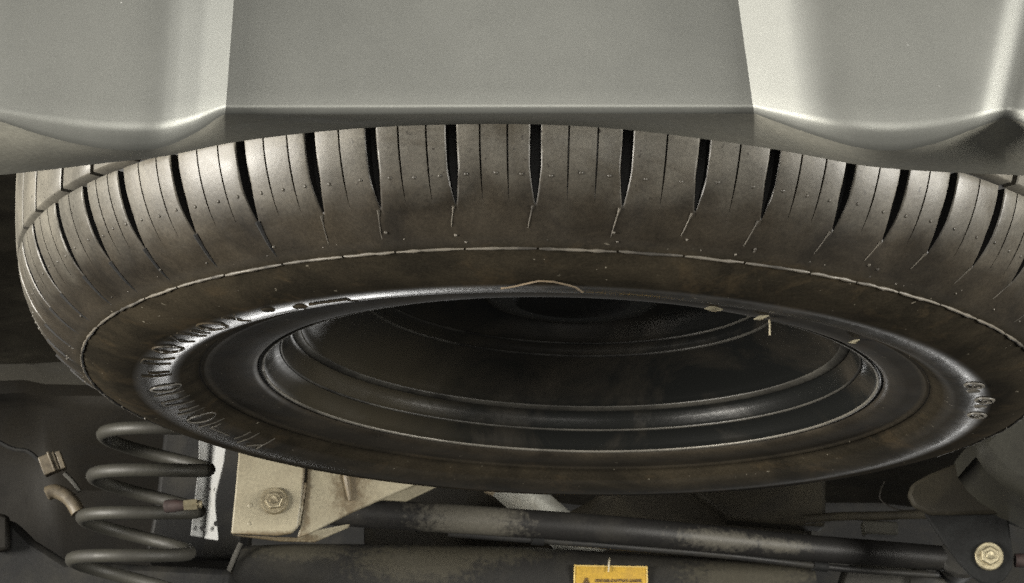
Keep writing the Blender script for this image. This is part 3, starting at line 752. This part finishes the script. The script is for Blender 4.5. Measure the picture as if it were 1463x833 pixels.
def left_side():
    c = at(60, 565, .75); r = empty('wheel_housing', c); tag(r, 'dull grey inner wheel housing at left behind the spring', 'wheel housing')
    # upper ledge, painted paler to look lit, and the darker wall below it
    N = 22; vs = []; 
    for i in range(N):
        x = -260 + 620 * i / (N - 1)
        yb = 566 - 6 * math.sin((x + 60) / 70) if x < 60 else 566 + (x - 60) * 0.02
        for (y, Y) in ((430, .95), (500, .86), (yb - 12, .78), (yb, .772), (yb + 5, .785 if x < 70 else .774), (yb + 14, .81 if x < 70 else .778), (700, .86), (830, .84), (960, .80)):
            vs.append(at(x, y, Y) - c)
    k = 9; fs = [(i * k + j, i * k + j + 1, (i + 1) * k + j + 1, (i + 1) * k + j) for i in range(N - 1) for j in range(k - 1)]
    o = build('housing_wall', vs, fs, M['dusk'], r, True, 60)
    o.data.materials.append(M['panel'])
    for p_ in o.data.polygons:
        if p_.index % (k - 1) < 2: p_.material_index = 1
    sm = o.modifiers.new('thick', 'SOLIDIFY'); sm.thickness = .004; sm.offset = 1
    # dark lower arm under the spring
    c2 = at(100, 820, .62); r2 = empty('trailing_arm', c2); tag(r2, 'black trailing arm in the lower left corner under the spring', 'suspension arm')
    plate('arm', [(-60, 735), (20, 742), (45, 768), (95, 800), (330, 812), (322, 900), (-60, 900)], .60, .05, M['dark'], r2, .006, c2)
    plate('arm_lug', [(-20, 728), (12, 736), (12, 785), (-20, 790)], .585, .01, M['dusk'], r2, .003, c2)
    mb = MB(); mb.tube([at(100, 796, .59) - c2, at(112, 788, .588) - c2, at(122, 786, .588) - c2], [.0006, .0013, .0006], 6); mb.obj('scratch_burr', M['white'], r2)
    c3 = at(75, 662, .60); r3 = empty('cable_connector', c3); tag(r3, 'tan cable connector tilted near the left edge', 'connector')
    u = (at(92, 655, .60) - at(60, 668, .60)); u.normalize(); n_ = Vector((u.z, 0, -u.x))
    def rb(name, a0, a1, b0, b1, y0, y1, mat):
        v = [c3 * 0 + u * a + n_ * b_ + Vector((0, y, 0)) for a in (a0, a1) for b_ in (b0, b1) for y in (y0, y1)]
        o_ = build(name, v, [(0, 1, 3, 2), (4, 6, 7, 5), (0, 4, 5, 1), (2, 3, 7, 6), (0, 2, 6, 4), (1, 5, 7, 3)], mat, r3, False)
        import bmesh
        bm = bmesh.new(); bm.from_mesh(o_.data); bmesh.ops.recalc_face_normals(bm, faces=bm.faces[:]); bm.to_mesh(o_.data); bm.free()
        bevel(o_, .0007); return o_
    rb('housing', -.0095, .0045, -.0085, .0080, -.004, .006, M['tan'])
    rb('latch', -.001, .0010, -.0095, .0085, -.006, -.003, M['tan']); rb('cap', .0052, .0095, -.0075, .0085, -.0035, .005, M['tan'])
    q = [p - c3 for p in curve_pts([(92, 676), (104, 688), (114, 702)], .603, 10)]
    mb = MB(); mb.tube(q, .0022, 8); mb.obj('lead', M['spring'], r3)
    q = [p - c3 for p in curve_pts([(58, 660), (40, 645), (15, 640), (-30, 615)], .605, 16)]
    mb = MB(); mb.tube(q, .0020, 8); mb.obj('cable', M['dark'], r3)
    q = curve_pts([(66, 706), (78, 702), (92, 707), (103, 717), (112, 732)], .60, 20)
    r4 = empty('rubber_hose', q[0]); tag(r4, 'short tan hose bend below the tilted connector', 'hose')
    mb = MB(); mb.tube([p - q[0] for p in q], [.004] + [.0062] * (len(q) - 2) + [.0066], 14); mb.obj('hose', M['tan'], r4)
    c5 = at(250, 700, .78); r5 = empty('chassis_rail', c5); tag(r5, 'black chassis rail seen through the coils of the spring', 'rail')
    plate('rail', [(240, 560), (345, 560), (345, 800), (205, 800), (222, 720)], .74, .06, M['dark'], r5, .004, c5)
left_side()

# ================================================================== DEBRIS CAUGHT ON THE TYRE
WM = Matrix.Translation((0, 0, ZO)) @ Matrix.Rotation(RHO, 4, 'Y')
def straw(px, rad, label, lift=.0012):
    P = []
    for i in range(len(px) - 1):
        for j in range(6):
            t = j / 6; x = px[i][0] * (1 - t) + px[i + 1][0] * t; y = px[i][1] * (1 - t) + px[i + 1][1] * t
            a_, r_ = hit_side(x, y); P.append(WM @ on_side(a_, r_, lift))
    a_, r_ = hit_side(*px[-1]); P.append(WM @ on_side(a_, r_, lift))
    mb = MB(); o0 = P[0]; mb.tube([p - o0 for p in P], rad, 6)
    o = mb.obj('straw', M['straw']); o.location = o0; tag(o, label, 'straw')
straw([(716, 409), (735, 406), (752, 402), (770, 398), (790, 399), (808, 403), (822, 407), (832, 414)], .0005, 'long curved dry straw stuck across the near sidewall')
def leaf(x, y, sx, sy, rot, label, mat='leaf'):
    a_, r_ = hit_side(x, y); p = WM @ on_side(a_, r_, .0018)
    pr = [(-1, 0), (-.55, .55), (-.1, .9), (.4, .6), (1, .05), (.55, -.45), (.1, -.7), (-.5, -.5)]
    vs = []; 
    for dz in (0, .0004):
        vs.append(Vector((0, 0, -.0014 + dz)))
        for u, v in pr: vs.append(Vector((u * sx, dz, v * sy * 1.0 + dz)) + Vector((0, v * .001, 0)))
    k = 8; fs = [(0, 1 + (i + 1) % k, 1 + i) for i in range(k)] + [(9, 10 + i, 10 + (i + 1) % k) for i in range(k)] + [(1 + i, 1 + (i + 1) % k, 10 + (i + 1) % k, 10 + i) for i in range(k)]
    o = build('leaf', vs, fs, M[mat], None, True, 50); o.location = p; o.rotation_euler = (0, rot, 0); tag(o, label, 'leaf')
leaf(1020, 437, .0048, .0022, .05, 'pale leaf scrap on the near rim edge, the larger of two')
leaf(1088, 449, .0042, .0014, -.25, 'small narrow leaf scrap right of the larger pale scrap')
leaf(1221, 483, .0032, .0009, -.3, 'tiny pale leaf sliver furthest right on the sidewall')
def hang(px, Y, rad, label):
    q = curve_pts(px, Y, 12); o0 = q[0]
    mb = MB(); mb.tube([p - o0 for p in q], rad, 6); o = mb.obj('straw', M['leaf']); o.location = o0; tag(o, label, 'straw')
hang([(1099, 450), (1100, 465), (1100, 479)], -.155, .0006, 'short pale straw hanging over the rim edge beside the leaf scraps')
